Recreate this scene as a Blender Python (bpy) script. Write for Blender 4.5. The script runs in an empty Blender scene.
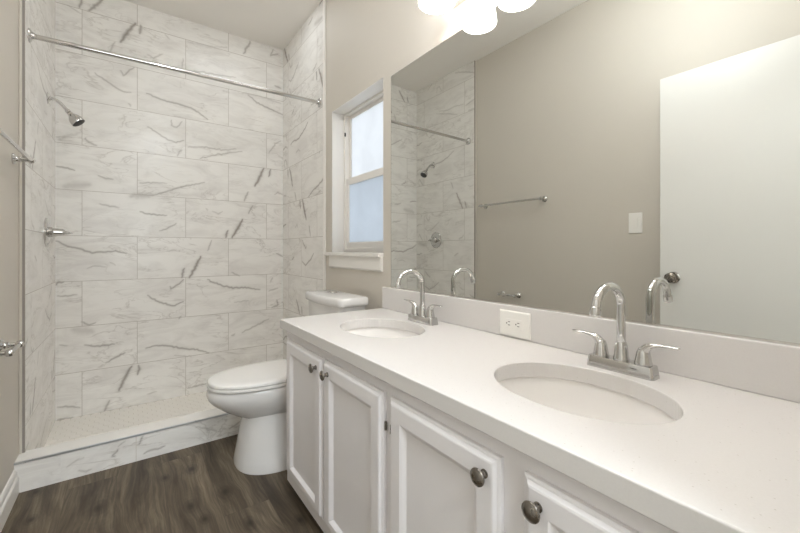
import bpy, bmesh, math, random
import numpy as np
from mathutils import Vector, Matrix

random.seed(7)
SC = bpy.context.scene
COL = SC.collection
R = math.radians

# ------------------------------------------------------------ camera, world, lights, exposure
EYE = 1.081
cam_data = bpy.data.cameras.new('camera')
cam_data.sensor_width = 36.0
cam_data.lens = 374.777 / 800 * 36
cam_data.shift_y = -16.33 / 800
cam_data.clip_start = 0.02
cam = bpy.data.objects.new('camera', cam_data)
cam.location = (0, 0, EYE)
cam.rotation_euler = (R(90), 0, R(-35.791))
COL.objects.link(cam)
SC.camera = cam

world = bpy.data.worlds.new('daylight')
SC.world = world
world.use_nodes = True
bg = world.node_tree.nodes['Background']
bg.inputs['Color'].default_value = (0.96, 0.98, 1.0, 1)
bg.inputs['Strength'].default_value = 0.95

SC.view_settings.view_transform = 'Standard'
SC.view_settings.look = 'None'
SC.view_settings.gamma = 1
SC.view_settings.use_curve_mapping = False
SC.view_settings.exposure = 0.76
SC.cycles.diffuse_bounces = 10


def area_light(name, loc, size, power, color=(1, 0.95, 0.88), rot=(0, 0, 0), size_y=None):
    d = bpy.data.lights.new(name, 'AREA')
    d.shape = 'RECTANGLE' if size_y else 'DISK'
    d.size = size
    if size_y:
        d.size_y = size_y
    d.energy = power
    d.color = color
    o = bpy.data.objects.new(name, d)
    o.location = loc
    o.rotation_euler = rot
    COL.objects.link(o)
    return o


area_light('hallway_top_fill_light', (0.1, -1.3, 2.80), 0.9, 40, (0.86, 0.94, 1.0))  # added fill: unseen soft source above the hallway, no known fixture
area_light('hallway_upright_fill_light', (0.1, -2.55, 1.45), 1.5, 16, (0.82, 0.92, 1.0), (R(90), 0, 0), 1.5)  # upright fill panel added behind the camera; the hallway has no window
area_light('shower_fill_light', (0.68, 2.64, 2.856), 0.50, 1.3, (0.92, 0.96, 1.0), size_y=0.26)  # added to brighten the shower tile; no lamp hangs here
area_light('mid_room_fill_light', (0.30, 1.62, 2.855), 0.36, 0.7, (0.94, 0.97, 1.0))  # extra fill added for the left wall, toilet and tile
d = bpy.data.lights.new('room_point_fill_light', 'POINT')  # invented point source that fills the room and lifts the ceiling
d.energy = 13
d.color = (0.90, 0.95, 1.0)
d.shadow_soft_size = 0.10
o = bpy.data.objects.new('room_point_fill_light', d)
o.location = (0.27, 0.72, 2.46)
COL.objects.link(o)
SHADE_E = 3.9      # glow of the lit glass shades

# ------------------------------------------------------------ main measures (metres)
XL, XLT = -0.416, -0.396          # left drywall, left tile face
XR, XRT = 1.118, 1.107            # right drywall, right tile face
YB = 3.315                        # tiled back wall
YT = 2.445                        # where the side wall tiling ends
YN = -0.01                        # near wall
ZC = 2.86
TH, TW, TX0, TZ0 = 0.3062, 0.6124, -0.2622, 1.4842    # tile raster
PAN_Z = -0.04
CT = 0.7708                       # countertop height


# ------------------------------------------------------------ material helpers
def new_mat(name):
    m = bpy.data.materials.new(name)
    m.use_nodes = True
    nt = m.node_tree
    return m, nt, nt.nodes['Principled BSDF']


def srgb(r, g, b):
    f = lambda c: (c / 12.92 if c <= 0.04045 else ((c + 0.055) / 1.055) ** 2.4)
    return (f(r / 255), f(g / 255), f(b / 255), 1)


def N(nt, kind, **kw):
    n = nt.nodes.new(kind)
    for k, v in kw.items():
        setattr(n, k, v)
    return n


def L(nt, a, b):
    nt.links.new(a, b)


def MATH(nt, op, a, b=None, c=None, clamp=False):
    n = N(nt, 'ShaderNodeMath', operation=op, use_clamp=clamp)
    for i, v in enumerate((a, b, c)):
        if v is None:
            continue
        if isinstance(v, (int, float)):
            n.inputs[i].default_value = v
        else:
            L(nt, v, n.inputs[i])
    return n.outputs[0]


def MIX(nt, fac, a, b, blend='MIX'):
    n = N(nt, 'ShaderNodeMix', data_type='RGBA', blend_type=blend)
    for s, v in ((n.inputs[0], fac), (n.inputs[6], a), (n.inputs[7], b)):
        if isinstance(v, (int, float)):
            s.default_value = v
        elif isinstance(v, tuple):
            s.default_value = v
        else:
            L(nt, v, s)
    return n.outputs[2]


def NOISE(nt, vec, scale, detail=3.0, rough=0.5, dist=0.0):
    n = N(nt, 'ShaderNodeTexNoise')
    n.inputs['Scale'].default_value = scale
    n.inputs['Detail'].default_value = detail
    n.inputs['Roughness'].default_value = rough
    n.inputs['Distortion'].default_value = dist
    if vec is not None:
        L(nt, vec, n.inputs['Vector'])
    return n


def RAMP(nt, fac, stops):
    n = N(nt, 'ShaderNodeValToRGB')
    e = n.color_ramp.elements
    while len(e) < len(stops):
        e.new(0.5)
    for k, (p, c) in enumerate(stops):
        e[k].position = p
        e[k].color = c if isinstance(c, tuple) else (c, c, c, 1)
    L(nt, fac, n.inputs[0])
    return n.outputs[0]


def MAPPING(nt, vec, scale=(1, 1, 1), loc=(0, 0, 0), rot=(0, 0, 0)):
    n = N(nt, 'ShaderNodeMapping')
    n.inputs['Scale'].default_value = scale
    n.inputs['Location'].default_value = loc
    n.inputs['Rotation'].default_value = rot
    L(nt, vec, n.inputs['Vector'])
    return n.outputs[0]


def BUMP(nt, bsdf, height, strength, dist=0.002):
    b = N(nt, 'ShaderNodeBump')
    b.inputs['Strength'].default_value = strength
    b.inputs['Distance'].default_value = dist
    L(nt, height, b.inputs['Height'])
    L(nt, b.outputs[0], bsdf.inputs['Normal'])


def paint(name, col, rough=0.55, bump=0.05, scale=260, spec=0.5):
    m, nt, b = new_mat(name)
    tc = N(nt, 'ShaderNodeTexCoord').outputs['Object']
    n = NOISE(nt, tc, scale, 2)
    n2 = NOISE(nt, tc, 2.0, 2)
    c = MIX(nt, n2.outputs[0], tuple(v * 0.98 for v in col[:3]) + (1,), tuple(min(1, v * 1.02) for v in col[:3]) + (1,))
    L(nt, c, b.inputs['Base Color'])
    b.inputs['Roughness'].default_value = rough
    b.inputs['Specular IOR Level'].default_value = spec
    if bump:
        BUMP(nt, b, n.outputs[0], bump, 0.001)
    return m


def metal(name, col, rough):
    m, nt, b = new_mat(name)
    tc = N(nt, 'ShaderNodeTexCoord').outputs['Object']
    n = NOISE(nt, tc, 60, 2)
    L(nt, MATH(nt, 'MULTIPLY_ADD', n.outputs[0], rough * 0.4, rough * 0.8), b.inputs['Roughness'])
    b.inputs['Base Color'].default_value = col
    b.inputs['Metallic'].default_value = 1
    return m


def marble(name, grout=True, origin=(TX0, TZ0)):
    """veined porcelain tile; UV in metres, hard veins in the 'vein' attribute"""
    m, nt, b = new_mat(name)
    uv = N(nt, 'ShaderNodeUVMap').outputs[0]
    br = N(nt, 'ShaderNodeTexBrick')
    br.offset = 0.5
    br.offset_frequency = 2
    br.inputs['Scale'].default_value = 1
    br.inputs['Brick Width'].default_value = TW
    br.inputs['Row Height'].default_value = TH
    br.inputs['Mortar Size'].default_value = 0.0018 if grout else 0.0
    br.inputs['Mortar Smooth'].default_value = 0.3
    br.inputs['Color1'].default_value = (0, 0, 0, 1)
    br.inputs['Color2'].default_value = (1, 1, 1, 1)
    L(nt, MAPPING(nt, uv, loc=(-origin[0] + 10 * TW, -origin[1] + 10 * TH, 0)), br.inputs['Vector'])
    # every tile has its own piece of stone
    off = N(nt, 'ShaderNodeVectorMath', operation='MULTIPLY_ADD')
    L(nt, br.outputs['Color'], off.inputs[0])
    off.inputs[1].default_value = (37.0, 53.0, 71.0)
    L(nt, uv, off.inputs[2])
    st = off.outputs[0]
    clouds = NOISE(nt, MAPPING(nt, st, scale=(2.2, 6.5, 1), rot=(0, 0, R(-24))), 1.6, 6, 0.65, 0.8)
    cl = RAMP(nt, clouds.outputs[0], [(0.44, 0.0), (0.72, 1.0)])
    wv = NOISE(nt, MAPPING(nt, st, scale=(1.5, 4.5, 1), rot=(0, 0, R(-28))), 2.0, 4, 0.58, 1.0)
    d = MATH(nt, 'ABSOLUTE', MATH(nt, 'SUBTRACT', wv.outputs[0], 0.5))
    thin = RAMP(nt, d, [(0.0, 1.0), (0.012, 0.35), (0.03, 0.0)])
    gate = RAMP(nt, NOISE(nt, st, 3.0, 2).outputs[0], [(0.42, 0.0), (0.58, 1.0)])
    soft = MATH(nt, 'MULTIPLY', thin, gate)
    at = N(nt, 'ShaderNodeAttribute', attribute_name='vein')
    base = MIX(nt, MATH(nt, 'MULTIPLY', cl, 0.42), srgb(238, 236, 232), srgb(190, 185, 180))
    base = MIX(nt, MATH(nt, 'MULTIPLY', soft, 0.34), base, srgb(150, 141, 130))
    tint = MIX(nt, clouds.outputs[0], srgb(112, 95, 76), srgb(108, 103, 98))
    base = MIX(nt, at.outputs['Fac'], base, tint)
    base = MIX(nt, MATH(nt, 'MULTIPLY', br.outputs['Fac'], 0.75 if grout else 0.0), base, srgb(168, 160, 150))
    L(nt, base, b.inputs['Base Color'])
    b.inputs['Roughness'].default_value = 0.26
    b.inputs['Specular IOR Level'].default_value = 0.4
    if grout:
        BUMP(nt, b, MATH(nt, 'SUBTRACT', 1.0, br.outputs['Fac']), 0.35, 0.001)
    return m


KNOTS = [(-0.34, 2.311, 0.9), (-0.105, 2.013, 1.2), (0.249, 2.103, 1.0), (0.345, 1.816, 1.1), (0.21, 1.801, 1.0), (-0.321, 2.082, 0.8), (0.245, 1.681, 0.7), (0.136, 2.095, 0.7), (0.553, 1.452, 0.8), (0.386, 1.552, 0.9)]


def wood_floor():
    m, nt, b = new_mat('vinyl plank floor')
    tc = N(nt, 'ShaderNodeTexCoord').outputs['Object']
    rot = MAPPING(nt, tc, rot=(0, 0, R(90)), loc=(0.35, 0.05, 0))
    br = N(nt, 'ShaderNodeTexBrick')
    br.offset = 0.37
    br.inputs['Scale'].default_value = 1
    br.inputs['Brick Width'].default_value = 0.95
    br.inputs['Row Height'].default_value = 0.18
    br.inputs['Mortar Size'].default_value = 0.0009
    br.inputs['Mortar Smooth'].default_value = 0.2
    br.inputs['Color1'].default_value = (0, 0, 0, 1)
    br.inputs['Color2'].default_value = (1, 1, 1, 1)
    L(nt, rot, br.inputs['Vector'])
    off = N(nt, 'ShaderNodeVectorMath', operation='MULTIPLY_ADD')
    L(nt, br.outputs['Color'], off.inputs[0])
    off.inputs[1].default_value = (17.0, 29.0, 11.0)
    L(nt, rot, off.inputs[2])
    st = off.outputs[0]
    warp = NOISE(nt, st, 2.2, 2)
    wv = N(nt, 'ShaderNodeVectorMath', operation='MULTIPLY_ADD')
    L(nt, warp.outputs['Color'], wv.inputs[0])
    wv.inputs[1].default_value = (0.05, 0.10, 0)
    L(nt, st, wv.inputs[2])
    broad = NOISE(nt, MAPPING(nt, wv.outputs[0], scale=(1.6, 13, 1)), 1.0, 6, 0.65, 0.9)
    fine = NOISE(nt, MAPPING(nt, wv.outputs[0], scale=(4, 120, 1)), 1.0, 4, 0.65)
    # knots where the boards show them
    dist = None
    wob = NOISE(nt, tc, 14, 2)
    for kx, ky, ks in KNOTS:
        mp = MAPPING(nt, tc, loc=(-kx * 1.7 / ks, -ky / ks, 0), scale=(1.7 / ks, 1.0 / ks, 0))
        ln = N(nt, 'ShaderNodeVectorMath', operation='LENGTH')
        L(nt, mp, ln.inputs[0])
        dist = ln.outputs['Value'] if dist is None else MATH(nt, 'MINIMUM', dist, ln.outputs['Value'])
    dist = MATH(nt, 'MULTIPLY_ADD', wob.outputs[0], 0.022, dist)
    knot = RAMP(nt, dist, [(0.018, 1.0), (0.034, 0.55), (0.075, 0.0)])
    rings = MATH(nt, 'MULTIPLY', RAMP(nt, dist, [(0.03, 1.0), (0.16, 0.0)]), MATH(nt, 'MULTIPLY_ADD', MATH(nt, 'SINE', MATH(nt, 'MULTIPLY', dist, 260.0)), 0.5, 0.5))
    c = RAMP(nt, broad.outputs[0], [(0.32, srgb(62, 53, 43)), (0.5, srgb(102, 90, 74)), (0.68, srgb(136, 123, 104))])
    c = MIX(nt, MATH(nt, 'MULTIPLY', RAMP(nt, fine.outputs[0], [(0.38, 1.0), (0.60, 0.0)]), 0.55), c, srgb(64, 54, 44))
    tone = RAMP(nt, br.outputs['Color'], [(0.0, 0.90), (1.0, 1.06)])
    c = MIX(nt, 1.0, c, tone, 'MULTIPLY')
    c = MIX(nt, MATH(nt, 'MULTIPLY', rings, 0.25), c, srgb(66, 56, 46))
    c = MIX(nt, MATH(nt, 'MULTIPLY', knot, 0.85), c, srgb(36, 30, 25))
    c = MIX(nt, MATH(nt, 'MULTIPLY', br.outputs['Fac'], 0.3), c, srgb(50, 43, 36))
    L(nt, c, b.inputs['Base Color'])
    b.inputs['Roughness'].default_value = 0.5
    b.inputs['Specular IOR Level'].default_value = 0.35
    BUMP(nt, b, fine.outputs[0], 0.12, 0.001)
    return m


def quartz():
    m, nt, b = new_mat('white quartz')
    tc = N(nt, 'ShaderNodeTexCoord').outputs['Object']
    v = N(nt, 'ShaderNodeTexVoronoi')
    v.inputs['Scale'].default_value = 150
    L(nt, tc, v.inputs['Vector'])
    g = RAMP(nt, N2(nt, v.outputs['Color']), [(0.86, 0.0), (0.87, 1.0)])
    s = RAMP(nt, v.outputs['Distance'], [(0.10, 1.0), (0.22, 0.0)])
    sp = MATH(nt, 'MULTIPLY', g, s)
    n = NOISE(nt, tc, 300, 2)
    base = MIX(nt, n.outputs[0], srgb(213, 210, 207), srgb(219, 216, 214))
    L(nt, MIX(nt, MATH(nt, 'MULTIPLY', sp, 0.38), base, srgb(150, 138, 124)), b.inputs['Base Color'])
    b.inputs['Roughness'].default_value = 0.22
    b.inputs['Specular IOR Level'].default_value = 0.4
    return m


def N2(nt, col):
    s = N(nt, 'ShaderNodeSeparateColor')
    L(nt, col, s.inputs[0])
    return s.outputs[0]


def frosted(name, col, k):
    m, nt, b = new_mat(name)
    out = nt.nodes['Material Output']
    tc = N(nt, 'ShaderNodeTexCoord').outputs['Object']
    n = NOISE(nt, tc, 5, 3, 0.6, 0.5)
    c = MIX(nt, RAMP(nt, n.outputs[0], [(0.35, 0.0), (0.7, 1.0)]), tuple(x * 0.94 for x in col[:3]) + (1,), col)
    tr = N(nt, 'ShaderNodeBsdfTranslucent')
    L(nt, c, tr.inputs['Color'])
    gl = N(nt, 'ShaderNodeBsdfGlossy')
    gl.inputs['Roughness'].default_value = 0.25
    mx = N(nt, 'ShaderNodeMixShader')
    mx.inputs[0].default_value = 0.06
    L(nt, tr.outputs[0], mx.inputs[1])
    L(nt, gl.outputs[0], mx.inputs[2])
    L(nt, mx.outputs[0], out.inputs['Surface'])
    return m


def glowing(name, col, strength):
    m, nt, b = new_mat(name)
    tc = N(nt, 'ShaderNodeTexCoord').outputs['Object']
    n = NOISE(nt, tc, 20, 1)
    L(nt, MATH(nt, 'MULTIPLY_ADD', n.outputs[0], strength * 0.1, strength * 0.95), b.inputs['Emission Strength'])
    b.inputs['Base Color'].default_value = (0.9, 0.88, 0.85, 1)
    b.inputs['Emission Color'].default_value = col
    b.inputs['Roughness'].default_value = 0.3
    return m


M = {}
M['wall'] = paint('greige wall paint', srgb(206, 200, 190), 0.6, 0.10, 180)
M['ceiling'] = paint('ceiling paint', srgb(240, 237, 232), 0.8, 0.10, 120)
M['trim'] = paint('white trim paint', srgb(232, 229, 224), 0.35, 0)
M['edge'] = paint('grey edge profile', srgb(150, 144, 138), 0.5, 0)
M['cabinet'] = paint('white cabinet paint', srgb(232, 229, 230), 0.38, 0.02, 90)
M['door'] = paint('white door paint', srgb(228, 227, 223), 0.35, 0)
M['vinyl'] = paint('white window vinyl', srgb(236, 233, 228), 0.35, 0)
M['dark'] = paint('dark gap', srgb(40, 36, 32), 0.8, 0)
M['plate'] = paint('white plastic', srgb(240, 238, 233), 0.3, 0)
M['porcelain'] = paint('white porcelain', srgb(224, 222, 220), 0.08, 0)
M['seat'] = paint('white toilet seat plastic', srgb(230, 228, 225), 0.22, 0)
M['basin'] = paint('basin porcelain', srgb(236, 233, 230), 0.10, 0)
M['hex'] = paint('hexagon mosaic', srgb(236, 232, 225), 0.35, 0)
M['grout'] = paint('light grout', srgb(206, 200, 190), 0.8, 0.05)
M['chrome'] = metal('chrome', (0.63, 0.62, 0.605, 1), 0.07)
M['brushed'] = metal('satin nickel', (0.62, 0.59, 0.55, 1), 0.22)
M['pewter'] = metal('aged pewter', (0.27, 0.245, 0.215, 1), 0.28)
M['steel'] = metal('steel edge strip', (0.62, 0.63, 0.65, 1), 0.3)
M['mirror'] = metal('silvered mirror', (0.75, 0.755, 0.725, 1), 0.0)
M['rubber'] = paint('dark rubber nozzle face', srgb(52, 50, 48), 0.5, 0)
M['marble'] = marble('marble tile')
M['marble_side'] = marble('marble tile on side wall', origin=(0.12, TZ0))
M['marble_plain'] = marble('marble slab', grout=False)
M['floor'] = wood_floor()
M['quartz'] = quartz()
M['pane_up'] = frosted('frosted glass upper', (0.80, 0.82, 0.84, 1), 1)
M['pane_low'] = frosted('frosted glass lower', (0.64, 0.68, 0.72, 1), 1)
M['shade'] = glowing('lit opal glass', (1.0, 0.975, 0.975, 1), SHADE_E)
M['bulb'] = glowing('lit bulb', (1.0, 0.97, 0.93, 1), SHADE_E * 2.5)


# ------------------------------------------------------------ object helpers
def obj(name, bm, mat, parent=None, smooth=False, bevel=0, segs=2, angle=32):
    me = bpy.data.meshes.new(name)
    bm.normal_update()
    bm.to_mesh(me)
    bm.free()
    me.materials.append(M[mat])
    o = bpy.data.objects.new(name, me)
    COL.objects.link(o)
    if parent is not None:
        o.parent = parent
        o.matrix_parent_inverse = Matrix.Identity(4)
        o.location = -Vector(parent_world(parent))
    if smooth:
        for p in me.polygons:
            p.use_smooth = True
        if smooth != 'all':
            me.set_sharp_from_angle(angle=R(angle))
    if bevel:
        md = o.modifiers.new('bevel', 'BEVEL')
        md.width = bevel
        md.segments = segs
        md.limit_method = 'ANGLE'
        md.angle_limit = R(30)
    return o


def parent_world(o):
    v = Vector((0, 0, 0))
    while o is not None:
        v += o.location
        o = o.parent
    return v


def thing(name, label, cat, loc, group=None):
    o = bpy.data.objects.new(name, None)
    o.empty_display_size = 0.05
    o.location = loc
    COL.objects.link(o)
    return tag(o, label, cat, group)


def tag(o, label, cat, group=None):
    o['label'] = label
    o['category'] = cat
    if group:
        o['group'] = group
    return o


def struct(o, label=None):
    o['kind'] = 'structure'
    if label:
        o['label'] = label
    return o


def add_box(bm, lo, hi):
    vs = [bm.verts.new((x, y, z)) for x in (lo[0], hi[0]) for y in (lo[1], hi[1]) for z in (lo[2], hi[2])]
    for f in ((0, 1, 3, 2), (4, 6, 7, 5), (0, 4, 5, 1), (2, 3, 7, 6), (0, 2, 6, 4), (1, 5, 7, 3)):
        bm.faces.new([vs[i] for i in f])
    return bm


def box(lo, hi):
    return add_box(bmesh.new(), lo, hi)


def add_loft(bm, rings, cap0=True, cap1=True, closed=True):
    vr = [[bm.verts.new(p) for p in r] for r in rings]
    n = len(vr[0])
    for a, b in zip(vr, vr[1:]):
        for i in range(n if closed else n - 1):
            j = (i + 1) % n
            bm.faces.new((a[i], a[j], b[j], b[i]))
    if cap0:
        bm.faces.new(list(reversed(vr[0])))
    if cap1:
        bm.faces.new(vr[-1])
    bmesh.ops.recalc_face_normals(bm, faces=bm.faces)
    return bm


def axis_frame(d):
    d = Vector(d).normalized()
    u = Vector((0, 0, 1)) if abs(d.z) < 0.9 else Vector((1, 0, 0))
    a = d.cross(u).normalized()
    return a, d.cross(a).normalized(), d


def add_lathe(bm, origin, direction, prof, n=32, cap0=True, cap1=True):
    a, b, d = axis_frame(direction)
    o = Vector(origin)
    rings = []
    for r, h in prof:
        rings.append([o + d * h + (a * math.cos(2 * math.pi * k / n) + b * math.sin(2 * math.pi * k / n)) * r for k in range(n)])
    return add_loft(bm, rings, cap0, cap1)


def lathe(origin, direction, prof, n=32, **k):
    return add_lathe(bmesh.new(), origin, direction, prof, n, **k)


def add_tube(bm, pts, radii, n=16, flat=None):
    """sweep along pts; radii one number or one per point; flat = per-point squash of the section's binormal"""
    pts = [Vector(p) for p in pts]
    if isinstance(radii, (int, float)):
        radii = [radii] * len(pts)
    tang = []
    for i in range(len(pts)):
        t = pts[min(i + 1, len(pts) - 1)] - pts[max(i - 1, 0)]
        tang.append(t.normalized())
    a, b, _ = axis_frame(tang[0])
    rings = []
    for i, p in enumerate(pts):
        t = tang[i]
        a = (a - t * a.dot(t)).normalized()
        b = t.cross(a).normalized()
        fl = flat[i] if flat else 1.0
        rings.append([p + a * radii[i] * math.cos(2 * math.pi * k / n) + b * radii[i] * fl * math.sin(2 * math.pi * k / n) for k in range(n)])
    return add_loft(bm, rings)


def tube(pts, radii, n=16, flat=None):
    return add_tube(bmesh.new(), pts, radii, n, flat)


def smooth_path(ctrl, n=8):
    """Catmull-Rom through the control points"""
    P = [Vector(c) for c in ctrl]
    P = [P[0] * 2 - P[1]] + P + [P[-1] * 2 - P[-2]]
    out = []
    for i in range(1, len(P) - 2):
        for k in range(n):
            t = k / n
            out.append(0.5 * ((2 * P[i]) + (P[i + 1] - P[i - 1]) * t + (2 * P[i - 1] - 5 * P[i] + 4 * P[i + 1] - P[i + 2]) * t * t
                              + (3 * P[i] - P[i - 1] - 3 * P[i + 1] + P[i + 2]) * t ** 3))
    out.append(P[-2])
    return out


def interp(ctrl, n):
    """linear resample of a per-control value list to match smooth_path"""
    out = []
    for a, b in zip(ctrl, ctrl[1:]):
        out += [a + (b - a) * k / n for k in range(n)]
    return out + [ctrl[-1]]


def rrect(cx, cy, hx, hy, r, z, n=6):
    pts = []
    for sx, sy, a0 in ((1, 1, 0), (-1, 1, 90), (-1, -1, 180), (1, -1, 270)):
        for k in range(n + 1):
            a = R(a0 + 90 * k / n)
            pts.append((cx + sx * (hx - r) + r * math.cos(a), cy + sy * (hy - r) + r * math.sin(a), z))
    return pts


# ------------------------------------------------------------ veined tile panels

_rng = np.random.default_rng(11)


def vein_field(U, V, strokes):
    """U, V: grids of wall coordinates; returns stroke mask 0..1"""
    out = np.zeros_like(U)
    du, dv = U[0, 1] - U[0, 0], V[1, 0] - V[0, 0]
    for pts, w, s in strokes:
        w = w * 1.6
        pts = [np.array(q, float) for q in pts]
        fine = []
        for a, b in zip(pts, pts[1:]):
            ln = np.linalg.norm(b - a)
            m = max(2, int(ln / 0.012))
            nrm = np.array([-(b - a)[1], (b - a)[0]]) / max(ln, 1e-6)
            for k in range(m):
                fine.append(a + (b - a) * k / m + nrm * _rng.normal(0, min(0.0022, w * 0.3)))
        fine.append(pts[-1])
        fine = np.array(fine)
        pad = w * 3.2
        lo, hi = fine.min(0) - pad, fine.max(0) + pad
        i0, i1 = max(0, int((lo[0] - U[0, 0]) / du)), min(U.shape[1], int((hi[0] - U[0, 0]) / du) + 2)
        j0, j1 = max(0, int((lo[1] - V[0, 0]) / dv)), min(U.shape[0], int((hi[1] - V[0, 0]) / dv) + 2)
        if i1 <= i0 or j1 <= j0:
            continue
        uu, vv = U[j0:j1, i0:i1], V[j0:j1, i0:i1]
        best = np.zeros_like(uu)
        nseg = len(fine) - 1
        for k in range(nseg):
            a, b = fine[k], fine[k + 1]
            ab = b - a
            t = np.clip(((uu - a[0]) * ab[0] + (vv - a[1]) * ab[1]) / max(ab @ ab, 1e-9), 0, 1)
            d = np.hypot(uu - a[0] - t * ab[0], vv - a[1] - t * ab[1])
            f = (k + t) / nseg
            ww = w * (0.45 + 0.55 * np.sin(np.pi * np.clip(f * 0.9 + 0.05, 0, 1)))
            core = np.clip(1.15 - d / ww, 0, 1)
            halo = 0.34 * np.clip(1 - d / (ww * 3), 0, 1) ** 2
            best = np.maximum(best, np.maximum(core, halo))
        out[j0:j1, i0:i1] = np.maximum(out[j0:j1, i0:i1], best * s)
    return out


def panel(name, mat, origin, udir, ndir, u_rng, z_rng, thick, strokes, parent=None, step=0.005):
    """slab whose front face is a fine grid: wall coordinate u along udir, z up; origin gives the front face at u = 0"""
    nu = int((u_rng[1] - u_rng[0]) / step) + 1
    nv = int((z_rng[1] - z_rng[0]) / step) + 1
    us = np.linspace(*u_rng, nu)
    zs = np.linspace(*z_rng, nv)
    U, V = np.meshgrid(us, zs)
    mask = vein_field(U, V, strokes)
    o, ud, nd = np.array(origin, float), np.array(udir, float), np.array(ndir, float)
    co = o + U[..., None] * ud + V[..., None] * np.array([0, 0, 1.0])
    co = co.reshape(-1, 3)
    idx = np.arange(nu * nv).reshape(nv, nu)
    q = np.stack([idx[:-1, :-1], idx[:-1, 1:], idx[1:, 1:], idx[1:, :-1]], -1).reshape(-1, 4)
    if np.dot(np.cross(ud, [0, 0, 1]), nd) < 0:
        q = q[:, ::-1]
    corners = []
    for dn in (0, -thick):
        for (u, z) in ((u_rng[0], z_rng[0]), (u_rng[1], z_rng[0]), (u_rng[1], z_rng[1]), (u_rng[0], z_rng[1])):
            corners.append(o + u * ud + np.array([0, 0, z]) + nd * dn)
    b = nu * nv
    extra = np.array([[4, 5, 6, 7], [0, 1, 5, 4], [1, 2, 6, 5], [2, 3, 7, 6], [3, 0, 4, 7]]) + b
    verts = np.vstack([co, np.array(corners)])
    faces = np.vstack([q, extra])
    me = bpy.data.meshes.new(name)
    me.vertices.add(len(verts))
    me.vertices.foreach_set('co', verts.ravel())
    me.loops.add(faces.size)
    me.loops.foreach_set('vertex_index', faces.ravel().astype(np.int32))
    me.polygons.add(len(faces))
    me.polygons.foreach_set('loop_start', np.arange(0, faces.size, 4, dtype=np.int32))
    me.update(calc_edges=True)
    uvl = me.uv_layers.new(name='UVMap')
    uvv = np.vstack([np.stack([U.ravel(), V.ravel()], -1), np.array([[c @ ud, c[2]] for c in np.array(corners) - o * 1.0 + np.array([0, 0, o[2]])])])
    uvl.data.foreach_set('uv', uvv[faces.ravel()].astype(np.float32).ravel())
    at = me.attributes.new('vein', 'FLOAT', 'POINT')
    at.data.foreach_set('value', np.concatenate([mask.ravel(), np.zeros(8)]).astype(np.float32))
    me.materials.append(M[mat])
    ob = bpy.data.objects.new(name, me)
    COL.objects.link(ob)
    if parent:
        ob.parent = parent
        ob.location = -parent_world(parent)
    return ob


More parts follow.
